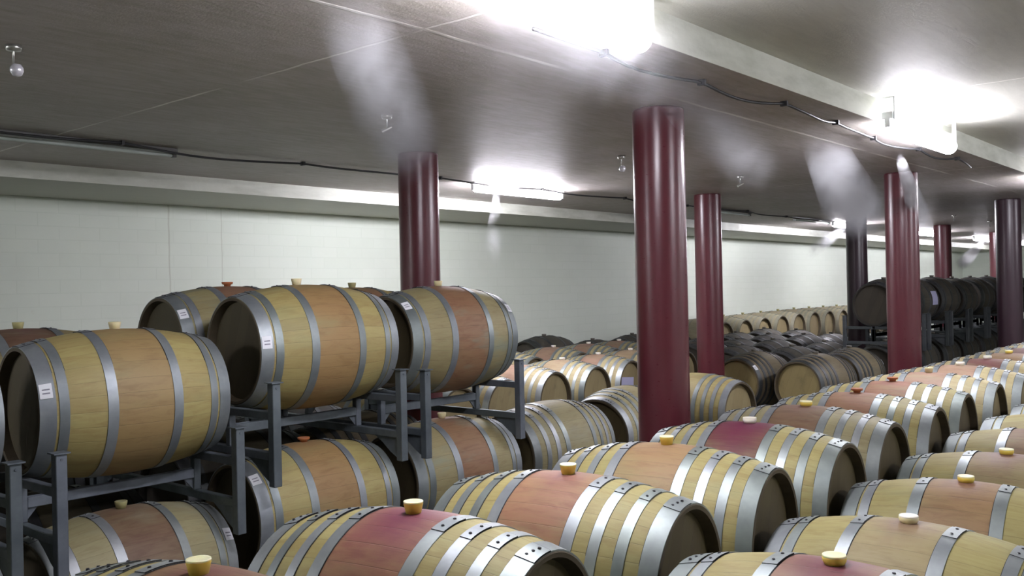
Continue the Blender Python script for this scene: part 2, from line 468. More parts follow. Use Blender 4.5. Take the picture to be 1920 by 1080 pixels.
b = bmesh.new(); box(b, (XE, Y0, -0.1), (XE + 0.2, YW, HH + 0.2)); struct('wall_right', b, [M['wall']])
b = bmesh.new(); box(b, (X0 - 0.2, Y0, -0.1), (X0, YW, HH + 0.2)); struct('wall_left', b, [M['wall']])
b = bmesh.new(); box(b, (X0 - 0.2, Y0 - 0.2, -0.1), (XE + 0.2, Y0, HH + 0.2)); struct('wall_front', b, [M['wall']])

# steel columns: a pipe with a weld ring, a base plate and a small cap plate
def column(x, y, mat, label, r=0.163):
    root = empty('steel_column', (x, y, 0))
    tag(root, label, 'column', 'round steel columns holding up the ceiling')
    b = bmesh.new(); lathe_z(b, [(r, 0.02), (r, 1.0), (r, 2.0), (r, HC - 0.012)], 56)
    link('shaft', mesh(b, 'shaft', [mat]), None, root)
    b = bmesh.new(); box(b, (-0.24, -0.24, 0), (0.24, 0.24, 0.02))
    link('base_plate', mesh(b, 'base_plate', [mat]), None, root)
    b = bmesh.new(); lathe_z(b, [(0, HC - 0.012), (r - 0.004, HC - 0.012), (r - 0.004, HC), (0, HC)], 48)
    link('cap', mesh(b, 'cap', [mat]), None, root)
for a in ((5.07, 3.12, 'col', 'oxblood round steel column, nearest and widest, rising out of the foreground barrels'),
          (9.90, 3.20, 'col', 'oxblood round steel column standing in front of the blackened barrel stack'),
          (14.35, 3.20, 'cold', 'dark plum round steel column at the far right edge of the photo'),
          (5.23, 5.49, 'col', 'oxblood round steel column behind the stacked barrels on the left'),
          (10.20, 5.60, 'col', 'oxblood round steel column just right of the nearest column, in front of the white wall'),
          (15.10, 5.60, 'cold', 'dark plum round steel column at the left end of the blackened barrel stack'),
          (19.75, 5.60, 'col', 'slim far oxblood column rising from the middle of the blackened stack'),
          (24.0, 5.60, 'col', 'farthest thin oxblood column, half hidden beside the dark plum column')):
    column(a[0], a[1], M[a[2]], a[3])

# ------------------------------------------------------------------ tube lamps
def batten_mesh(h, mat):
    b = bmesh.new(); box(b, (0, -0.035, -h), (1.5, 0.035, 0.0)); return mesh(b, 'batten', [mat])
def tube_mesh(zc, mat):
    b = bmesh.new()
    lathe_x(b, [(0.03, 0.0), (0.03, 0.0135), (1.47, 0.0135), (1.47, 0.0)], 14, zc, False)
    return mesh(b, 'tube', [mat])
def sock_mesh(z0, z1, mat):
    b = bmesh.new(); box(b, (0, -0.018, z0), (0.028, 0.018, z1)); return mesh(b, 'socket', [mat])
def glare_mesh(r, zc, mat):
    """glowing capsule standing in for the glare round the lit tubes"""
    b = bmesh.new()
    pr = [(0.03, 0.0), (0.03, r * 0.7), (0.05, r * 0.95), (0.08, r), (1.42, r), (1.45, r * 0.95), (1.47, r * 0.7), (1.47, 0.0)]
    lathe_x(b, pr, 24, zc, False)
    return mesh(b, 'glare_body', [mat])
LM = {'wall': (batten_mesh(0.025, M['batten']), glare_mesh(0.040, -0.064, M['tube']), sock_mesh(-0.085, -0.025, M['batten'])),
      'step': (batten_mesh(0.05, M['batten']), glare_mesh(0.062, -0.092, M['tube2']), sock_mesh(-0.105, -0.05, M['batten'])),
      'dead': (batten_mesh(0.028, M['batten_shade']), tube_mesh(-0.05, M['deadtube']), sock_mesh(-0.065, -0.028, M['batten_shade'])),
      'off': (batten_mesh(0.028, M['batten']), tube_mesh(-0.05, M['deadtube']), sock_mesh(-0.065, -0.028, M['batten']))}
def lamp(x, y, z, kind, label):
    root = empty('tube_lamp', (x, y, z))
    tag(root, label, 'lamp', 'fluorescent tube lamps under the ceiling')
    a, t, s_ = LM[kind]
    link('batten', a, None, root)
    link('glare_body' if kind in ('wall', 'step') else 'tube', t, None, root)  # lit kinds get the added glare capsule, unlit ones a bare tube
    link('socket', s_, None, root)
    o = link('socket', s_, None, root); o.location = (1.472, 0, 0)
    if z < HH - 0.01 and y < YB:
        for q in (0.02, 1.40):
            b = bmesh.new(); box(b, (q, -0.045, -0.06), (q + 0.09, -0.036, HH - z)); box(b, (q, -0.036, HH - z - 0.006), (q + 0.09, 0.045, HH - z))
            link('bracket', mesh(b, 'bracket', [M['batten']]), None, root)
    return root
lamp(2.00, 2.20, HC + 0.055, 'step', 'lit tube lamp glaring at the top centre of the photo, nearest of all')
lamp(6.55, 2.20, HC + 0.055, 'step', 'lit tube lamp glaring by the ceiling step at the upper right')
lamp(11.2, 2.20, HC + 0.055, 'step', 'lit tube lamp on the ceiling step just beyond the right edge')
for x, on, lb in ((2.17, 'dead', 'unlit grey tube lamp on the ceiling at the left edge'),
                  (6.95, 'wall', 'lit tube lamp on the ceiling between the two nearest columns'),
                  (11.66, 'dead', 'unlit dark tube lamp on the ceiling right of the second oxblood column'),
                  (16.4, 'wall', 'lit tube lamp half hidden by the dark plum column before the wall'),
                  (21.1, 'wall', 'small far lit tube lamp between the oxblood column and the slim far column'),
                  (25.6, 'wall', 'tiny far lit tube lamp left of the dark plum column at the right'),
                  (30.2, 'wall', 'farthest lit tube lamp, at the very right edge of the photo'),
                  (14.75, 'off', 'unlit white tube lamp end to end with the one by the dark plum column')):
    lamp(x, 6.5, HC, on, lb)
lamp(-2.6, 6.5, HC, 'wall', 'added unseen tube lamp outside the left edge, brightening the left wall end')  # added out of view to brighten the wall's dark left end
for x, wd in ((4.2, 'left of three'), (8.8, 'middle of three'), (13.4, 'right of three')):  # unseen lamps added as fill light
    o = lamp(x, -2.2, HH, 'step', 'added fill tube lamp on the raised ceiling behind the viewer, ' + wd)

# cables sagging from clips
def cable(label, y, x0, x1, z, amp, mat, r=0.008, clip=0.9):
    pts = []; n = int((x1 - x0) / 0.12)
    for i in range(n + 1):
        x = x0 + (x1 - x0) * i / n
        t = (x % clip) / clip
        sag = amp * 4 * t * (1 - t) * (0.5 + 0.5 * math.sin(int(x / clip) * 2.3) ** 2)
        pts.append((x, y + 0.05 * math.sin(x * 1.9) + 0.02 * math.sin(x * 5.3), z - r - 0.004 - sag))
    root = empty('ceiling_cable', (x0, y, z)); tag(root, label, 'cable')
    o = tube_path('wire', [(p[0] - x0, p[1] - y, p[2] - z) for p in pts], r, mat, root)
    k = 0; x = math.ceil(x0 / clip) * clip
    while x < x1:
        b = bmesh.new(); yy = 0.05 * math.sin(x * 1.9) + 0.02 * math.sin(x * 5.3)
        box(b, (x - x0 - 0.01, yy - 0.022, -0.03), (x - x0 + 0.01, yy + 0.022, 0)); link('clip', mesh(b, 'clip', [mat]), None, root)
        x += clip
cable('black cable drooping along the ceiling between the two brightest lamps', 2.47, 3.0, 9.6, HC, 0.035, M['cable'], 0.009)
cable('black cable running along the ceiling over the wall-side tube lamps', 6.42, -2.0, 15.6, HC, 0.03, M['cable'], 0.009, 1.6)

# misting nozzles hanging from the ceiling
def nozzle(x, y, label, ball=False, rz=0.0):
    root = empty('mist_nozzle', (x, y, HC), rz); tag(root, label, 'nozzle', 'mist nozzles hanging from the ceiling')
    b = bmesh.new(); lathe_z(b, [(0, 0), (0.035, 0), (0.03, -0.022), (0.008, -0.025), (0, -0.025)], 18)
    link('mount', mesh(b, 'mount', [M['nozzle']]), None, root)
    b = bmesh.new(); lathe_z(b, [(0.004, -0.022), (0.004, -0.085), (0.0, -0.085)], 10)
    link('stem', mesh(b, 'stem', [M['nozzle']]), None, root)
    b = bmesh.new()
    if ball:
        lathe_z(b, [(0, -0.135), (0.018, -0.130), (0.028, -0.112), (0.028, -0.098), (0.018, -0.082), (0, -0.078)], 20, (0.012, 0))
    else:
        bmesh.ops.create_cone(b, cap_ends=True, segments=14, radius1=0.012, radius2=0.007, depth=0.07,
                              matrix=Matrix.Translation((0, 0, -0.09)) @ Matrix.Rotation(1.15, 4, 'Y'))
    link('spray_head', mesh(b, 'spray_head', [M['nozzb'] if ball else M['nozzle']]), None, root)
nozzle(1.67, 4.30, 'round-headed metal mist nozzle on the ceiling at the upper left', True)
nozzle(3.93, 4.40, 'small mist nozzle inside the mist plume left of centre', False, -0.8)
nozzle(6.60, 4.43, 'mist nozzle on the ceiling just left of the nearest column', True)
nozzle(8.75, 4.42, 'mist nozzle on the ceiling just right of the nearest column', False, -0.7)
nozzle(16.9, 4.60, 'far mist nozzle above the blackened stack, the left of two', False, 0.3)
nozzle(19.2, 4.60, 'far mist nozzle above the blackened stack, the right of two', False, 0.5)

# ------------------------------------------------------------------ barrels
def rad(x):
    a = x / HL
    return RH + (AX - RH) * (1 - a * a)
def staves_mesh(mat, name):
    b = bmesh.new()
    xs = [-HL + 2 * HL * i / 22 for i in range(23)]
    prof = [(x, rad(x)) for x in xs]
    t = 0.022
    inn = [(HL - 0.002, RH - t + 0.004), (HL - 0.035, RH - t - 0.003), (HL - 0.05, RH - t - 0.006)]
    prof = prof[:-1] + [(HL - 0.003, RH)] + [(HL, RH - 0.004)] + inn + [(-x, r) for x, r in reversed(inn)] + [(-HL, RH - 0.004)] + [(-HL + 0.003, RH)]
    prof = prof[1:]
    lathe_x(b, prof, 60, AX)
    for f in b.faces:
        c = f.calc_center_median(); r = math.hypot(c.y, c.z - AX)
        if r < rad(c.x) - 0.0025 or abs(c.x) > HL - 0.0015:
            f.material_index = 1; f.smooth = False
    return mesh(b, name, [mat, M['chimed'] if mat.name == 'oak_blackened_and_shade' else M['chime']])
def hoop_mesh(x0, x1, mat, name, riv):
    """band from x0 to x1 plus rivets on its overlap, near the top"""
    b = bmesh.new(); t = 0.0035
    def strip(pa, pb, mi=0, a0=0.0, a1=2 * PI, n=60, dr=0.0):
        full = abs(a1 - a0 - 2 * PI) < 1e-6
        cnt = n if full else n + 1
        rows = [[b.verts.new((x, (r + dr) * math.sin(a0 + (a1 - a0) * k / n), AX + (r + dr) * math.cos(a0 + (a1 - a0) * k / n))) for k in range(cnt)] for x, r in (pa, pb)]
        for k in range(n):
            k2 = (k + 1) % cnt
            f = b.faces.new((rows[0][k], rows[0][k2], rows[1][k2], rows[1][k])); f.smooth = True; f.material_index = mi
    r0h, r1h = rad(x0), rad(x1)
    strip((x0, r0h + t), (x1, r1h + t))
    strip((x0, r0h - 0.001), (x0, r0h + t), 0); strip((x1, r1h - 0.001), (x1, r1h + t), 0)
    strip((x0, r0h - 0.001), (x1, r1h - 0.001), 0)
    sg = 1 if x1 > 0 else -1
    # overlapping end of the strap with its dark shadow-gap edge
    e_ = 0.0022
    xi = x0 if sg > 0 else x1
    a0, a1 = riv - 0.16, riv + 0.16
    strip((x0, r0h + t), (x1, r1h + t), 0, a0, a1, 10, e_)
    strip((x0, r0h), (x0, r0h + t + e_), 1, a0, a1, 10); strip((x1, r1h), (x1, r1h + t + e_), 1, a0, a1, 10)
    for aa in (a0, a1):
        v = [b.verts.new((xx, rr_ * math.sin(aa), AX + rr_ * math.cos(aa))) for xx, rr_ in ((x0, r0h + t - .001), (x0, r0h + t + e_ + .0002), (x1, r1h + t + e_ + .0002), (x1, r1h + t - .001))]
        f = b.faces.new(v); f.material_index = 1
    # dark rim line where the band meets the wood on its belly side
    rq = rad(xi) + 0.0012
    strip((xi - sg * 0.0028, rq - 0.0003), (xi, rq), 1, riv - 0.95, riv + 0.95, 30)
    xm = (x0 + x1) / 2; r = rad(xm) + t + e_
    wide = abs(x1 - x0) > 0.055
    for k in (range(3) if wide else (0, 2)):
        a = riv + (k - 1) * 0.085
        xx = xm + (0.006 * (k - 1) if wide else 0)
        c = Vector((xx, (r + 0.001) * math.sin(a), AX + (r + 0.001) * math.cos(a)))
        mt = Matrix.Translation(c) @ Matrix.Rotation(-a, 4, 'X')
        b.faces.ensure_lookup_table(); n0 = len(b.faces)
        bmesh.ops.create_cone(b, cap_ends=True, segments=8, radius1=0.0062, radius2=0.0045, depth=0.004, matrix=mt)
        b.faces.ensure_lookup_table()
        for f in b.faces[n0:]: f.material_index = 1
    me = bpy.data.meshes.new(name); b.to_mesh(me); b.free()
    me.materials.append(mat); me.materials.append(M['rivet'])
    return me
def head_mesh(mat, name):
    b = bmesh.new(); R = RH - 0.022 - 0.004
    lathe_x(b, [(0, 0), (0, R), (-0.02, R), (-0.02, 0)], 48, AX, False, smooth=False)
    # keep x local to the recess position so that the plank pattern stays on the head
    return mesh(b, name, [mat])
def bung_mesh(m1, m2, kind):
    b = bmesh.new()
    if kind == 'tall':
        pr = [(0.021, 0), (0.0255, 0.030), (0.0265, 0.034), (0.0265, 0.041)]
    elif kind == 'cap':
        pr = [(0.017, 0), (0.020, 0.012), (0.030, 0.016), (0.031, 0.023)]
    else:
        pr = [(0.024, 0), (0.029, 0.010), (0.030, 0.020), (0.029, 0.022)]
    lathe_z(b, [(0, -0.01)] + pr, 22)
    r, z = pr[-1]
    n0 = len(b.faces)
    lathe_z(b, [(r, z), (r + 0.0006, z + 0.003), (r, z + 0.006), (r - 0.005, z + 0.004), (0, z + 0.003)], 22, mi=1)
    return mesh(b, 'bung', [m1, m2])
HOOPS = {8: [(0.412, 0.472), (0.326, 0.363), (0.235, 0.272), (0.136, 0.180)],
         6: [(0.404, 0.472), (0.350, 0.392), (0.138, 0.186)]}
LOOK = {  # staves, heads, hoops
    'pale8': (8, 'oak8', 'head', 'hoop'), 'honey6': (6, 'oak6', 'head_shaded', 'hoopt'), 'dusty8': (8, 'oakp', 'headp', 'hoopb'), 'cream6': (6, 'oak8', 'head', 'hoop'),
    'far8': (8, 'oakf', 'headp', 'hoop'), 'brown6_shaded': (6, 'oako', 'head_shaded', 'hoopo'), 'dark': (6, 'oakd', 'headd', 'hoopd'), 'olive8': (8, 'oako', 'head', 'hoopo'),
    'grey8': (8, 'oakg', 'heady', 'hoopd'), 'pale8y': (8, 'oak6', 'headp', 'hoopo'), 'olive6': (6, 'oakw', 'head_shaded', 'hoopt')}
CACHE = {}
def cached(key, fn):
    if key not in CACHE: CACHE[key] = fn()
    return CACHE[key]
BUNG = {'tall': ('b_yel', 'b_yeltop', 'tall'), 'flat': ('b_yel', 'b_yeltop', 'flat'), 'cream': ('b_cream', 'b_white', 'flat'),
        'olive': ('b_olive', 'b_olive', 'tall'), 'creamtall': ('b_cream', 'b_cream', 'tall'), 'rust': ('b_red', 'b_red', 'cap'),
        'white': ('b_white', 'b_white', 'flat'), 'dark': ('b_dark', 'b_dark', 'flat')}
def barrel(x, y, D, yaw, look, label, group, belly=(0.40, 0.20, 0.11, 0.9), wine=0, bung='tall', riv=0.0, tagon=None, bx=0.0, flip=1):
    """yaw: turn of the barrel's axis away from the y axis"""
    z = CAMZ - D - 2 * AX
    root = empty('wine_barrel', (x, y, z), PI / 2 - yaw)
    tag(root, label, 'barrel', group)
    n, wm, hm, om = LOOK[look]
    o = link('staves', cached(('st', wm), lambda: staves_mesh(M[wm], 'staves')), None, root)
    o.color = belly; o.pass_index = wine
    for s in (1, -1):
        h = link('head', cached(('hd', hm), lambda: head_mesh(M[hm], 'head')), None, root)
        h.location.x = s * (HL - 0.046) + (0 if s > 0 else 0.02)
        for a, c in HOOPS[n]:
            p, q = (a, c) if s > 0 else (-c, -a)
            link('hoop', cached(('hp', om, p, q, round(riv, 2)), lambda: hoop_mesh(p, q, M[om], 'hoop', riv)), None, root)
    if bung:
        m1, m2, kd = BUNG[bung]
        o = link('bung', cached(('bg', bung), lambda: bung_mesh(M[m1], M[m2], kd)), None, root)
        o.location = (bx, 0, 2 * AX - 0.002); o.scale = (1.14, 1.14, 0.80 if kd == 'tall' else 1.0)
    if tagon:
        for (xa, xb, a0, a1) in tagon:
            b = bmesh.new(); rows = []
            for k in range(5):
                a = a0 + (a1 - a0) * k / 4
                rows.append([b.verts.new((xx, (rad(xx) + dr) * math.sin(a), AX + (rad(xx) + dr) * math.cos(a))) for xx, dr in ((xa, 0.0072), (xb, 0.0072))])
            for k in range(4): b.faces.new((rows[k][0], rows[k][1], rows[k + 1][1], rows[k + 1][0]))
            # two faint printed lines
            for q in (0.3, 0.55):
                aa = a0 + (a1 - a0) * q; ab = aa + (a1 - a0) * 0.09
                x1_, x2_ = xa + (xb - xa) * 0.2, xa + (xb - xa) * 0.8
                v = [b.verts.new((xx, (rad(xx) + 0.0078) * math.sin(a), AX + (rad(xx) + 0.0078) * math.cos(a))) for a, xx in ((aa, x1_), (aa, x2_), (ab, x2_), (ab, x1_))]
                f = b.faces.new(v); f.material_index = 1
            t = link('paper_tag', mesh(b, 'paper_tag', [M['paper'], M['ink']]), None, root)
            t['label'] = 'white paper tag stuck on the hoop'
    return root

RED = (0.42, 0.165, 0.115, 0.95); TAN = (0.42, 0.23, 0.125, 0.9); ORG = (0.42, 0.245, 0.105, 0.9)
PINK = (0.44, 0.24, 0.20, 0.9); CRM = (0.50, 0.40, 0.25, 0.6); WNE = (0.17, 0.025, 0.05, 1.0); BRN = (0.25, 0.11, 0.07, 0.95)
OLV = (0.34, 0.30, 0.15, 0.3)

# --- long foreground row, heads to the right (k counts away from the viewer)
G1 = 'barrels in the long foreground row left of the aisle'
D1 = 0.68
x_, y_ = place(362, 1074, D1)
barrel(x_, y_, D1, -0.10, 'pale8', 'barrel cut off by the bottom edge left of centre, yellow bung on wine-red belly', G1, BRN, 4, 'tall')
R1 = [(1.965, 2.115, -0.17, RED, 9, 'tall', 'pale8', 'barrel at the bottom centre with yellow bung in a purple wine splash, nearest whole one'),
      (2.72, 2.09, -0.137, RED, 4, 'tall', 'pale8', 'pale barrel with salmon belly and tall yellow bung, second in the foreground row'),
      (3.47, 2.126, -0.127, TAN, 1, 'tall', 'pale8', 'barrel with plain tan belly and yellow bung, third in the foreground row'),
      (4.24, 2.12, -0.065, WNE, 10, 'white', 'pale8', 'barrel with a solid wine-purple belly and flat white bung'),
      (5.00, 2.156, -0.048, BRN, 3, 'flat', 'olive8', 'greyed weathered barrel with rust-brown belly right behind the purple-bellied one'),
      (5.75, 2.15, -0.07, RED, 2, 'rust', 'pale8', 'barrel with salmon belly and rusty bung, sixth in the foreground row'),
      (6.53, 2.195, -0.06, RED, 2, 'rust', 'pale8', 'barrel with shiny hoops and rusty bung, seventh in the foreground row'),
      (7.28, 2.18, -0.06, PINK, 1, 'creamtall', 'far8', 'barrel with pink belly and cream block bung, eighth in the foreground row'),
      (8.02, 2.16, -0.05, PINK, 1, 'white', 'far8', 'barrel with cream ends and white bung, ninth in the foreground row'),
      (8.77, 2.14, -0.03, WNE, 4, 'white', 'far8', 'barrel with a crimson belly patch and white bung, tenth in the foreground row'),
      (9.52, 2.14, -0.03, TAN, 2, 'flat', 'far8', 'barrel eleventh in the foreground row, below the dark plum column'),
      (10.27, 2.14, -0.02, WNE, 4, 'white', 'far8', 'barrel twelfth in the foreground row, dark red belly'),
      (11.02, 2.14, -0.02, TAN, 2, 'flat', 'far8', 'barrel thirteenth in the foreground row, at the right edge'),
      (11.77, 2.14, -0.02, BRN, 2, 'flat', 'far8', 'barrel last in the foreground row, at the right edge')]
for (x, y, yw, be, wi, bu, lk, lb) in R1:
    barrel(x, y, D1, yw, lk, lb, G1, be, wi, bu, riv=0.1 if yw < -.06 else 0.02)

# --- second row across the aisle, on the right
G2 = 'barrels in the row right of the aisle'
R2 = [(1553, 1056, 0.80, 0.00, (0.45, 0.22, 0.17, 0.9), 8, 'flat', 'cream6', 'barrel cut off at the bottom right with yellow bung in a pink wine splash'),
      (1694, 979, 0.875, 0.02, CRM, 4, 'cream', 'cream6', 'cream barrel with a round cream bung, second from the bottom right corner'),
      (1803, 903, 0.87, -0.06, TAN, 3, 'flat', 'cream6', 'barrel with green-tinged hoops and pale yellow bung, third in the right row'),
      (1880, 851, 0.87, 0.00, (0.38, 0.25, 0.16, 0.8), 5, 'flat', 'cream6', 'barrel with brownish belly and yellow bung at the right edge, fourth in the right row')]
pos2 = []
for (px, py, D, yw, be, wi, bu, lk, lb) in R2:
    x, y = place(px, py, D); pos2.append((x, y))
    barrel(x, y, D, yw, lk, lb, G2, be, wi, bu, riv=0.05)
xl = pos2[-1][0]
for i, lb in enumerate(('fifth barrel in the right row, mauve belly cut by the right edge', 'sixth barrel in the right row, only its hooped left end showing',
                        'seventh barrel in the right row, a sliver of its left end showing', 'eighth barrel in the right row, a sliver of its left end showing')):
    barrel(xl + 0.78 * (i + 1), 1.17, 0.85, 0.0, 'cream6', lb, G2, (0.32, 0.17, 0.13, 0.9) if i == 0 else CRM, 1, 'flat')

# --- two-high rack stack on the left, axes along the wall
GT = 'barrels on the upper racks at the left'
GL = 'barrels on the lower racks at the left'
Q = PI / 2
# sectors for tags are (x along the barrel, angle round it; the aisle side is the negative-y side)
def tagat(side, deg=-62, w=0.052, h=0.22):
    a = math.radians(deg); x = side * 0.442
    return [(x - w / 2, x + w / 2, a - h / 2, a + h / 2)]
# rotation PI/2-yaw = 0 -> local x = world x, local -y faces the viewer
barrel(1.13, 4.60, 0.16, Q, 'olive6', 'upper barrel cut off by the left edge, only its hooped right end showing', GT, OLV, 0, 'olive')
barrel(2.27, 4.65, 0.155, Q + 0.06, 'honey6', 'big upper barrel at the left with a honey-tan belly and cream bung', GT, (0.42, 0.28, 0.125, 0.9), 0, 'creamtall', tagon=tagat(-1, -70))
barrel(3.40, 4.58, -0.060, Q + 0.06, 'honey6', 'upper barrel with orange belly, middle of the three in front on the racks', GT, ORG, 1, 'creamtall', tagon=tagat(-1, -80), bx=-0.05)
barrel(4.57, 4.62, -0.040, Q + 0.08, 'olive6', 'upper barrel with rust-orange belly, rightmost on the left racks', GT, (0.36, 0.17, 0.09, .95), 2, 'creamtall', tagon=tagat(-1, -40) + tagat(1, -50))
barrel(2.10, 5.42, 0.155, Q, 'olive6', 'rear upper barrel with maroon belly and olive bung, behind the big left one', GT, (0.14, 0.045, 0.045, .95), 3, 'olive')
barrel(3.38, 5.37, -0.065, Q + 0.03, 'olive6', 'rear upper barrel with a rusty cap bung and dark head, behind the middle one', GT, (0.33, 0.15, 0.10, .9), 1, 'rust', tagon=tagat(-1, -50))
barrel(4.42, 5.37, -0.045, Q + 0.03, 'honey6', 'rear upper barrel barely showing its top and bung behind the middle and right ones', GT, (0.33, 0.15, 0.10, .9), 1, 'olive')
barrel(1.13, 4.55, 1.06, Q, 'olive6', 'lower barrel at the bottom left corner behind the rack posts', GL, OLV, 0, 'olive')
barrel(2.24, 4.56, 1.055, Q - 0.04, 'brown6_shaded', 'lower barrel under the big left one, brown-red deepened by painted shade, pale hoops', GL, (0.19, 0.085, 0.055, .95), 1, 'olive', tagon=tagat(1, -55))  # brown-red wood with part of the shade put into its colour
barrel(3.34, 4.53, 0.870, Q + 0.06, 'honey6', 'lower barrel with orange belly and rusty cap bung, below the middle upper one', GL, ORG, 1, 'rust', tagon=tagat(-1, -40))
barrel(4.52, 4.56, 0.870, Q + 0.06, 'olive6', 'lower barrel with rust-orange belly and yellow bung, below the rightmost upper one', GL, (0.36, 0.17, 0.09, .95), 2, 'creamtall', riv=-0.1)
barrel(2.20, 5.34, 1.055, Q, 'dark', 'rear lower barrel with deep shade painted into its wood, behind the leftmost lower ones', GL, OLV, 0, 'dark')  # the racks' shade is put into the wood colour here and next
barrel(3.34, 5.31, 0.870, Q, 'dark', 'rear lower barrel with shade painted into its wood, behind the orange-bellied lower one', GL, OLV, 0, 'dark')
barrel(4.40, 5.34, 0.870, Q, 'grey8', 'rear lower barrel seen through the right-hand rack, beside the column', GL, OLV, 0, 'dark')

for j_, yy in enumerate((6.2, 7.0)):  # barrels added to block the bright wall behind the racks
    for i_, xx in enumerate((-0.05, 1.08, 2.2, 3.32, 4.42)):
        barrel(xx, yy, 0.87, Q, 'dark', 'added dark barrel blocking the wall behind the left racks, %s along the %s row' % (
            ('first', 'second', 'third', 'fourth', 'fifth')[i_], ('near', 'far')[j_]), 'dark barrels added behind the left racks to block the wall', (0, 0, 0, 0), 0, None)
barrel(0.0, 5.34, 1.055, Q, 'dark', 'dark barrel added at the left edge to block the view behind', GL, (0, 0, 0, 0), 0, None)  # another added barrel, closing the view at the left
# --- the same row carries on at lower-rack height
GM = 'single-height barrels between the left racks and the dark stack'
barrel(5.62, 4.52, 0.865, Q + 0.05, 'olive8', 'dull olive barrel right of the left racks, scratched belly and no bung showing', GM, OLV, 0, None, riv=-0.35)
barrel(6.80, 4.62, 0.865, Q - 0.12, 'olive8', 'olive barrel showing its dark left head, partly behind the nearest column', GM, OLV, 0, None, riv=-0.35)
barrel(8.22, 4.66, 0.865, 0.05, 'pale8y', 'yellowish barrel with a pale clean head just right of the nearest column', GM, OLV, 0, None, riv=-0.25)
barrel(11.03, 4.62, 0.855, Q + 0.08, 'grey8', 'grey-brown barrel with a broad yellowish head, right of the other dark pair member', GM, OLV, 0, 'dark', riv=-0.3)
barrel(11.04, 5.44, 0.85, Q + 0.02, 'grey8', 'grey-brown barrel with a dark mottled head and white tag, right of the second oxblood column', GM, OLV, 0, 'dark', tagon=tagat(-1, -50), riv=-0.3)

# --- rows towards the wall, heads to the viewer
GE = 'pale barrels with heads to the aisle, behind the left racks'
RE = [(5.35, 6.45, 0.82, -0.05, 'half-hidden pale barrel seen through the left racks'),
      (6.12, 6.42, 0.82, -0.05, 'pale barrel seen under the rightmost upper rack'),
      (6.88, 6.52, 0.82, -0.05, 'pale barrel partly behind the right-hand rack post'),
      (7.76, 6.60, 0.82, -0.08, 'pale barrel with an ochre head right of the rack post, front of the wall-side rows'),
      (8.52, 6.60, 0.82, -0.08, 'pale barrel with brownish head between the ochre-headed one and the one with the sheet'),
      (9.42, 6.73, 0.82, -0.08, 'pale pink-bellied barrel with a lilac paper sheet on its head'),
      (10.25, 6.80, 0.82, -0.06, 'pale red-bellied barrel left of the nearest column, under a white bung'),
      (11.05, 6.90, 0.82, -0.06, 'pale barrel hidden largely by the nearest column')]
for i, (x, y, D, yw, lb) in enumerate(RE):
    barrel(x, y, D, yw, 'far8', lb, GE, PINK if i % 2 else (0.47, 0.33, 0.23, .8), 2, 'white')
GF = 'pale barrels in the second wall-side row'
for i, (x, lb) in enumerate(((9.12, 'pale barrel whose dark head peeps out right of the rightmost upper barrel'),
                             (10.10, 'pale barrel with white bung, in front of the dark barrel by the wall'),
                             (10.92, 'pale barrel of the second wall-side row, just past the white bung'),
                             (11.70, 'pale barrel of the second wall-side row next to the nearest column'))):
    barrel(x, 7.97, 0.80, -0.05, 'far8', lb, GF, PINK, 2, 'white')
GW = 'dark barrels lying along the white wall'
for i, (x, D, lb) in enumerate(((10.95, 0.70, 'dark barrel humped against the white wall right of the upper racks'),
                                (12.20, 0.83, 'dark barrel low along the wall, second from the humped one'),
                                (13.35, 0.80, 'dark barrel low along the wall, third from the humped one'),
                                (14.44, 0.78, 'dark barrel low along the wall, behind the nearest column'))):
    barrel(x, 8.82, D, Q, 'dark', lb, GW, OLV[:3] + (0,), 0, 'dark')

# pale row far along the wall
GP = 'pale barrels in the row far along the white wall'
ordn = ['first', 'second', 'third', 'fourth', 'fifth', 'sixth', 'seventh', 'eighth', 'ninth', 'tenth', 'eleventh', 'twelfth']
for i in range(12):
    barrel(15.3 + 0.80 * i, 8.55, 0.60 - 0.012 * min(i, 5), 0.0, 'dusty8',
           'pale barrel against the white wall, %s from the left in the far pale row' % ordn[i], GP, (0.5, 0.42, 0.28, .5), 0, 'olive')

# blackened barrels at lower height, filling the ground before the pale row
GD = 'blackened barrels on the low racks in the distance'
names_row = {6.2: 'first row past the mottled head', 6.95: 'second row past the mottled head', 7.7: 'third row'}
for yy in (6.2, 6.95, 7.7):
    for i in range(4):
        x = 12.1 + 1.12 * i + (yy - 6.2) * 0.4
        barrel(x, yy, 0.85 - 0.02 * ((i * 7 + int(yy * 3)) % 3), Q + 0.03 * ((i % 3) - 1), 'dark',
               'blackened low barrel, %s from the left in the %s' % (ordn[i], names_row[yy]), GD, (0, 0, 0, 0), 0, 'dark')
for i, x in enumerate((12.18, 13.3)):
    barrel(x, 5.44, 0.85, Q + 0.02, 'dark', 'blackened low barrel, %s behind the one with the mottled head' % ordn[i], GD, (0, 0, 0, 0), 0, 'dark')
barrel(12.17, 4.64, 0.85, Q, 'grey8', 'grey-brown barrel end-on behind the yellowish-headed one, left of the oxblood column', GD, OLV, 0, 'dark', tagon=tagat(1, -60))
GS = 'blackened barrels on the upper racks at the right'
NS = 8
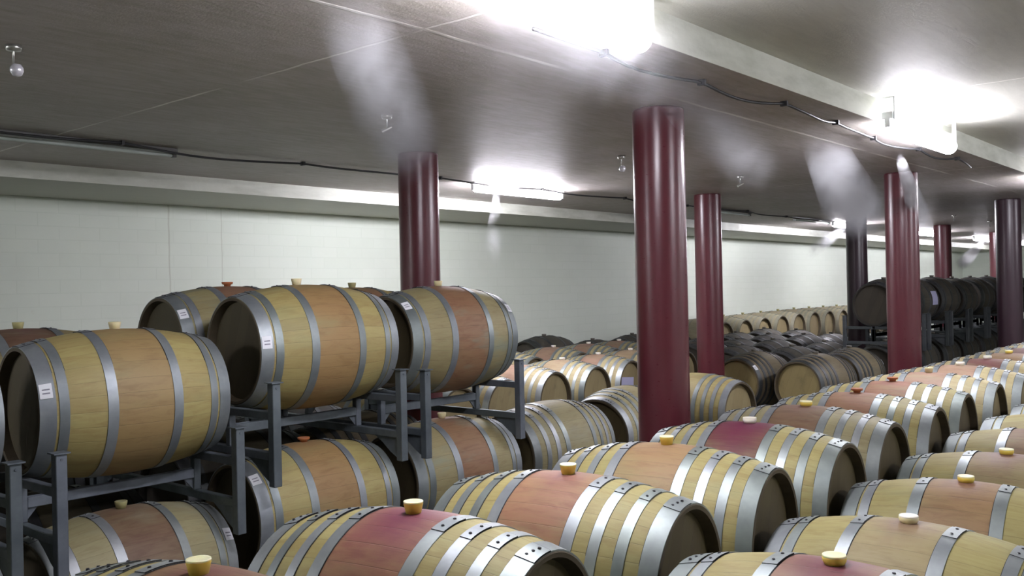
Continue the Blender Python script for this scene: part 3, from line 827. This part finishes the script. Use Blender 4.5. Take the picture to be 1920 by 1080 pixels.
for i in range(NS):
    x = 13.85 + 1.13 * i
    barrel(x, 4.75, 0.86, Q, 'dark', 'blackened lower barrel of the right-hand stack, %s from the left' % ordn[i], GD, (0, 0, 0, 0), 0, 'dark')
    r = barrel(x, 4.75, -0.05 - 0.012 * (i % 3), Q + 0.02 * ((i % 3) - 1), 'dark', 'blackened upper barrel of the right-hand stack, %s from the left' % ordn[i], GS, (0, 0, 0, 0), 0, 'dark')
    if i == 1:
        b = bmesh.new()
        for x0_, x1_ in ((-0.1, 0.16),):
            rows = []
            for k in range(5):
                a = math.radians(-98 + 33 * k / 4)
                rows.append([b.verts.new((xx, (AX + 0.004) * math.sin(a), AX + (AX + 0.004) * math.cos(a))) for xx in (x0_, x1_)])
            for k in range(4): b.faces.new((rows[k][0], rows[k][1], rows[k + 1][1], rows[k + 1][0]))
        o = link('paper_sheet', mesh(b, 'paper_sheet', [M['paperl']]), None, r); o['label'] = 'pale grey-lilac paper sheet fixed to the barrel'

# sheet of paper on a head in the wall-side row
b = bmesh.new(); box(b, (-0.149, -0.0015, -0.10), (0.149, 0.0015, 0.10))
x, y = RE[5][0] - 0.0, RE[5][1] - 0.445
o = link('paper_sheet', mesh(b, 'paper_sheet', [M['paperl']]))
o.location = (x - 0.03, y, CAMZ - 0.82 - 0.37 + 0.01); o.rotation_euler = (0, 0.08, 0.08)
tag(o, 'lilac paper sheet stuck on the head of a pale barrel left of the nearest column', 'paper')

# ------------------------------------------------------------------ racks
def bar(name, a, c, mat, parent):
    b = bmesh.new(); box(b, a, c)
    bmesh.ops.bevel(b, geom=b.edges[:], offset=0.003, segments=1, affect='EDGES')
    return link(name, mesh(b, name, [mat]), None, parent)
def rack(x, y, D, label, group, mat, floor=False, single=False):
    """x: rack centre, y: front barrel's axis; D: depth of the front barrel's top. local y = 0 midway between the two barrels"""
    z = CAMZ - D - 2 * AX
    h = 0.385; W = 0.80
    if single: h = 0.0; W = 0.415
    root = empty('barrel_rack', (x, y + h, z if not floor else 0)); tag(root, label, 'rack', group)
    o = 0.0 if not floor else z
    lo = -0.33 if not floor else -z
    for s in (-1, 1):
        for t in (-1, 1):
            p = bar('post', (s * 0.45 - 0.025, t * W - 0.025, o + lo), (s * 0.45 + 0.025, t * W + 0.025, o + (0.215 if not floor else -0.02)), mat, root)
            if not floor:
                b = bmesh.new(); box(b, (s * 0.45 - 0.036, t * W - 0.036, 0.215), (s * 0.45 + 0.036, t * W + 0.036, 0.221))
                bmesh.ops.create_cone(b, cap_ends=True, segments=10, radius1=0.006, radius2=0.006, depth=0.004,
                                      matrix=Matrix.Translation((s * 0.45, t * W + t * 0.026, 0.19)) @ Matrix.Rotation(PI / 2, 4, 'X'))
                link('post_cap', mesh(b, 'post_cap', [mat]), None, p)
            bar('upper_rail', (s * 0.45 - 0.02, min(t * (W - 0.025), t * (0.33 if not single else 0.02)), o + 0.022), (s * 0.45 + 0.02, max(t * (W - 0.025), t * (0.33 if not single else 0.02)), o + 0.064), mat, root)
            bar('strut', (s * 0.45 - 0.02, t * h - 0.02, o - 0.15), (s * 0.45 + 0.02, t * h + 0.02, o + 0.022), mat, root)
            b = bmesh.new(); yy = [t * (W - 0.025), t * (W - 0.025), t * (W - .10), t * (W - .17), t * (W - .24)]; zz = [-0.195, -0.325, -0.285, -0.235, -0.195]
            v1 = [b.verts.new((s * 0.45 - 0.004, q, o + w_)) for q, w_ in zip(yy, zz)]
            v2 = [b.verts.new((s * 0.45 + 0.004, q, o + w_)) for q, w_ in zip(yy, zz)]
            b.faces.new(v1); b.faces.new(v2[::-1])
            for k in range(5): b.faces.new((v1[k], v1[(k + 1) % 5], v2[(k + 1) % 5], v2[k]))
            if not floor: link('saddle_plate', mesh(b, 'saddle_plate', [mat]), None, root)
            else: b.free()
            # small triangular gusset beside the strut
            b = bmesh.new()
            v1 = [b.verts.new((s * q, t * h - 0.004, o + w_)) for q, w_ in ((0.43, -0.03), (0.43, -0.145), (0.33, -0.03))]
            v2 = [b.verts.new((s * q, t * h + 0.004, o + w_)) for q, w_ in ((0.43, -0.03), (0.43, -0.145), (0.33, -0.03))]
            b.faces.new(v1); b.faces.new(v2[::-1])
            for k in range(3): b.faces.new((v1[k], v1[(k + 1) % 3], v2[(k + 1) % 3], v2[k]))
            link('gusset', mesh(b, 'gusset', [mat]), None, root)
        bar('lower_rail', (s * 0.45 - 0.02, -(W - 0.025), o - 0.193), (s * 0.45 + 0.02, W - 0.025, o - 0.150), mat, root)
    for t in (-1, 1):
        bar('cross_rail', (-0.43, t * h - 0.02, o - 0.085), (0.43, t * h + 0.02, o - 0.035), mat, root)
    return root
GR = 'galvanised racks under the upper left barrels'
rack(1.13, 4.57, 0.160, 'galvanised rack cut off by the left edge, a single post showing', GR, M['rack'])
rack(2.24, 4.62, 0.155, 'galvanised rack under the big upper left barrel', GR, M['rack'])
rack(3.33, 4.57, -0.060, 'galvanised rack under the middle upper barrel', GR, M['rack'])
rack(4.45, 4.59, -0.040, 'galvanised rack under the rightmost upper barrel', GR, M['rack'])
GRF = 'floor racks hidden beneath the lower left barrels'
for x, D, wd in ((1.13, 1.06, 'the lower barrel at the bottom left corner'), (2.24, 1.055, 'the brown-red lower barrel with pale hoops'), (3.34, 0.87, 'the lower barrel with the rusty cap bung'), (4.47, 0.87, 'the rust-orange lower barrel'), (5.66, 0.865, 'the scratched olive barrel')):
    rack(x, 4.55, D, 'galvanised floor rack in the dark beneath ' + wd, GRF, M['rack'], True)
GRD = 'dull racks in the blackened stack'
for i in range(NS):
    rack(13.85 + 1.13 * i, 4.75, -0.05, 'dull rack carrying the %s upper barrel of the blackened stack' % ordn[i], GRD, M['rackd'], False, True)

def cradle(xa, xb, y, ztop, yaw, label, group, length=0.8):
    """low stand: two long beams carrying a run of barrels, legs down to the floor"""
    cx = (xa + xb) / 2; hw = (xb - xa) / 2 + 0.3
    root = empty('barrel_stand', (cx, y, 0)); tag(root, label, 'stand', group)
    root.rotation_euler = (0, 0, yaw)
    for s in (-1, 1):
        bar('beam', (-hw, s * 0.38 - 0.03, ztop - 0.08), (hw, s * 0.38 + 0.03, ztop), M['rackd'], root)
        for t in (-1, 1):
            bar('leg', (t * (hw - 0.06) - 0.03, s * 0.38 - 0.03, 0), (t * (hw - 0.06) + 0.03, s * 0.38 + 0.03, ztop - 0.08), M['rackd'], root)
    for t in (-1, 1):
        bar('cross_rail', (t * (hw - 0.06) - 0.02, -0.35, 0.15), (t * (hw - 0.06) + 0.02, 0.35, 0.2), M['rackd'], root)
GC = 'low steel stands hidden beneath the barrels'
def LB(t): return 'dull steel stand hidden beneath ' + t
def base(D): return CAMZ - D - 2 * AX
T_ = 0.045
xs = [x_] + [r[0] for r in R1]
FW = ['the two nearest foreground barrels', 'the salmon and tan foreground barrels', 'the purple-bellied and greyed barrels', 'the sixth and seventh foreground barrels',
      'the eighth and ninth foreground barrels', 'the tenth and eleventh foreground barrels', 'the twelfth and thirteenth foreground barrels']
for i in range(0, len(xs) - 1, 2):
    cradle(xs[i], xs[i + 1], 2.13, base(D1) + T_, 0, LB(FW[i // 2]), GC)
cradle(xs[-1], xs[-1], 2.13, base(D1) + T_, 0, LB('the last foreground barrel'), GC)
cradle(pos2[0][0], pos2[0][0], pos2[0][1], base(.80) + T_, 0, LB('the pink-splashed barrel at the bottom right'), GC)
cradle(pos2[1][0], pos2[3][0], pos2[2][1], base(.872) + T_, 0, LB('the second to fourth barrels of the right row'), GC)
cradle(xl + .78, xl + .78 * 4, 1.17, base(.85) + T_, 0, LB('the far end of the right row'), GC)
for (a, c), t in zip(((0, 1), (2, 3), (4, 5), (6, 7)), ('the pale barrels seen through the left racks', 'the ochre-headed pale barrel', 'the barrel with the lilac sheet', 'the pale barrels behind the nearest column')):
    cradle(RE[a][0], RE[c][0], (RE[a][1] + RE[c][1]) / 2, base(.82) + T_, 0, LB(t), GC)
cradle(9.12, 10.10, 7.97, base(.80) + T_, 0, LB('the first pair of the second wall-side row'), GC)
cradle(10.92, 11.7, 7.97, base(.80) + T_, 0, LB('the second pair of the second wall-side row'), GC)
for i in range(0, 12, 2):
    cradle(15.3 + .8 * i, 16.1 + .8 * i, 8.55, base(.57) + T_ - 0.02, 0, LB('the %s and %s far pale barrels' % (ordn[i], ordn[i + 1])), GC)
cradle(8.22, 8.22, 4.66, base(.865) + T_, 0, LB('the pale-headed barrel by the nearest column'), GC)
def stand_along(x, ya, yb, D, t):
    cy = (ya + yb) / 2; hw = (yb - ya) / 2 + 0.3
    root = empty('barrel_stand', (x, cy, 0)); tag(root, LB(t), 'stand', GC)
    zt = base(D) + T_
    for s in (-1, 1):
        bar('beam', (s * 0.38 - 0.03, -hw, zt - 0.08), (s * 0.38 + 0.03, hw, zt), M['rackd'], root)
        for t in (-1, 1):
            bar('leg', (s * 0.38 - 0.03, t * (hw - 0.06) - 0.03, 0), (s * 0.38 + 0.03, t * (hw - 0.06) + 0.03, zt - 0.08), M['rackd'], root)
    for t in (-1, 1):
        bar('cross_rail', (-0.35, t * (hw - 0.06) - 0.02, 0.15), (0.35, t * (hw - 0.06) + 0.02, 0.2), M['rackd'], root)
for i in range(5): stand_along((-0.05, 1.08, 2.2, 3.32, 4.42)[i], 6.2, 7.0, .87, 'the %s added pair behind the left racks' % ordn[i])
stand_along(0.0, 5.34, 5.34, 1.055, 'the added dark barrel at the left edge')
stand_along(6.80, 4.62, 4.62, .865, 'the olive barrel behind the nearest column')
stand_along(11.03, 4.64, 5.42, .855, 'the dark-headed pair right of the second column')
stand_along(12.18, 4.66, 5.42, .85, 'the barrels just behind the dark-headed pair')
for i, (x, D) in enumerate(((10.95, .70), (12.2, .83), (13.35, .80), (14.44, .78))): stand_along(x, 8.82, 8.82, D, 'the %s dark barrel along the white wall' % ordn[i])
for yy in (6.2, 6.95, 7.7):
    for i in range(4):
        stand_along(12.1 + 1.12 * i + (yy - 6.2) * 0.4, yy, yy, 0.85 - 0.02 * ((i * 7 + int(yy * 3)) % 3),
                    'the %s blackened barrel of the %s' % (ordn[i], {6.2: 'first dark row', 6.95: 'second dark row', 7.7: 'third dark row'}[yy]))
stand_along(13.3, 5.44, 5.44, .85, 'the second blackened barrel behind the mottled head')
for i in range(NS): stand_along(13.85 + 1.13 * i, 4.75, 4.75, .86, 'the %s lower barrel of the blackened stack' % ordn[i])

# ------------------------------------------------------------------ mist
def mist_mat(name, dens, jet):
    s = N(name); s.n.remove(s.b)
    co, x, y, z = s.xyz()
    r = s.math('SQRT', s.math('ADD', s.math('MULTIPLY', x, x), s.math('MULTIPLY', y, y)))
    g = s.add('ShaderNodeNewGeometry')
    rag = s.noise(g.outputs['Position'], 2.4 if not jet else 4.0, 4, 0.6, 0.5)
    r = s.math('ADD', r, s.math('MULTIPLY', s.math('SUBTRACT', rag, 0.42), 0.9 if not jet else 0.4))
    edge = s.math('SUBTRACT', 1.0, s.step(s.math('SQRT', s.math('ADD', s.math('MULTIPLY', x, x), s.math('MULTIPLY', y, y))), 0.6, 0.97))
    f = s.math('MULTIPLY', edge, s.math('SUBTRACT', 1.0, s.step(r, 0.0, 0.9)))
    e1 = s.step(z, 0.0, 0.12 if jet else 0.3); e2 = s.math('SUBTRACT', 1.0, s.step(z, 0.3 if jet else 0.65, 1.0))
    nz = s.step(s.noise(g.outputs['Position'], 3.6, 4, 0.6, 0.9), 0.33, 0.66)
    d = s.math('MULTIPLY', s.math('MULTIPLY', f, s.math('MULTIPLY', e1, e2)), s.math('MULTIPLY', nz, dens))
    v = s.add('ShaderNodeVolumeScatter'); v.inputs['Color'].default_value = (0.95, 0.97, 1, 1)
    v.inputs['Anisotropy'].default_value = 0.1
    s.put(v.inputs['Density'], d); s.l.new(v.outputs[0], s.out.inputs['Volume'])
    return s.m
M['mist'] = mist_mat('water_mist', 3.0, False)
M['mistf'] = mist_mat('thin_water_mist', 1.3, False)
M['jet'] = mist_mat('mist_jet', 9.0, True)
M['haze'] = mist_mat('haze_and_glare', 0.35, False)  # thin mist that also stands for the lamp's glare
def mist(label, p, q, r0_, r1_, mat):
    """tapered plume of mist from p to q"""
    p = Vector(p); q = Vector(q); d = q - p; L = d.length
    b = bmesh.new()
    lathe_z(b, [(0, 0), (r0_ / r1_, 0), (r0_ / r1_ * .5 + .5, .5), (1.0, 0.85), (0.9, 1.0), (0, 1.0)], 20)
    bmesh.ops.remove_doubles(b, verts=b.verts, dist=1e-5)
    qt = d.to_track_quat('Z', 'Y')
    mw = Matrix.Translation(p) @ qt.to_matrix().to_4x4() @ Matrix.Diagonal((r1_, r1_, L, 1))
    mi_ = mw.inverted()
    co_ = mi_ @ Vector((p.x, p.y, HC - 0.01))
    no_ = (mw.to_3x3().transposed() @ Vector((0, 0, 1))).normalized()
    g_ = bmesh.ops.bisect_plane(b, geom=b.verts[:] + b.edges[:] + b.faces[:], plane_co=co_, plane_no=no_, clear_outer=True)
    bmesh.ops.holes_fill(b, edges=[e_ for e_ in b.edges if e_.is_boundary])
    o = link('mist_plume', mesh(b, 'mist_plume', [mat]))
    o.rotation_mode = 'QUATERNION'; o.rotation_quaternion = d.to_track_quat('Z', 'Y')
    o.location = p; o.scale = (r1_, r1_, L)
    tag(o, label, 'mist', None, 'stuff')
    return o
def at(px, py, H):
    x, y = place(px, py, -H); return (x, y, CAMZ + H)
mist('broad plume of mist drifting down the ceiling to the left racks\' column', at(650, -20, 1.06), at(785, 315, 0.84), 0.12, 0.30, M['mist'])
mist('thin veil of mist over the nearest column\'s top', at(1240, 130, 1.05), at(1440, 330, 0.95), 0.12, 0.30, M['mistf'])
mist('soft plume of mist curling down before the dark plum column', at(1545, 265, 1.02), at(1617, 420, 0.90), 0.14, 0.50, M['mist'])
mist('narrow mist jet falling across the oxblood column at the right', at(1690, 288, 1.02), at(1735, 430, 0.62), 0.03, 0.15, M['jet'])
mist('bright mist jet falling from the lit lamp in the middle', (7.10, 6.30, HC - 0.10), (6.72, 6.05, HC - 0.95), 0.03, 0.13, M['jet'])
mist('faint mist jet slanting left from the far lamp by the dark plum column', (16.6, 6.35, HC - 0.12), at(1512, 480, 0.60), 0.05, 0.22, M['mist'])
mist('small mist jet slanting left from the tiny far lamp', (25.9, 6.35, HC - 0.12), at(1800, 500, 0.50), 0.06, 0.30, M['mist'])
mist('thin haze carrying the glare round the brightest lamp at the top centre', at(880, -80, 1.04), at(1330, 150, 1.0), 0.35, 0.42, M['haze'])
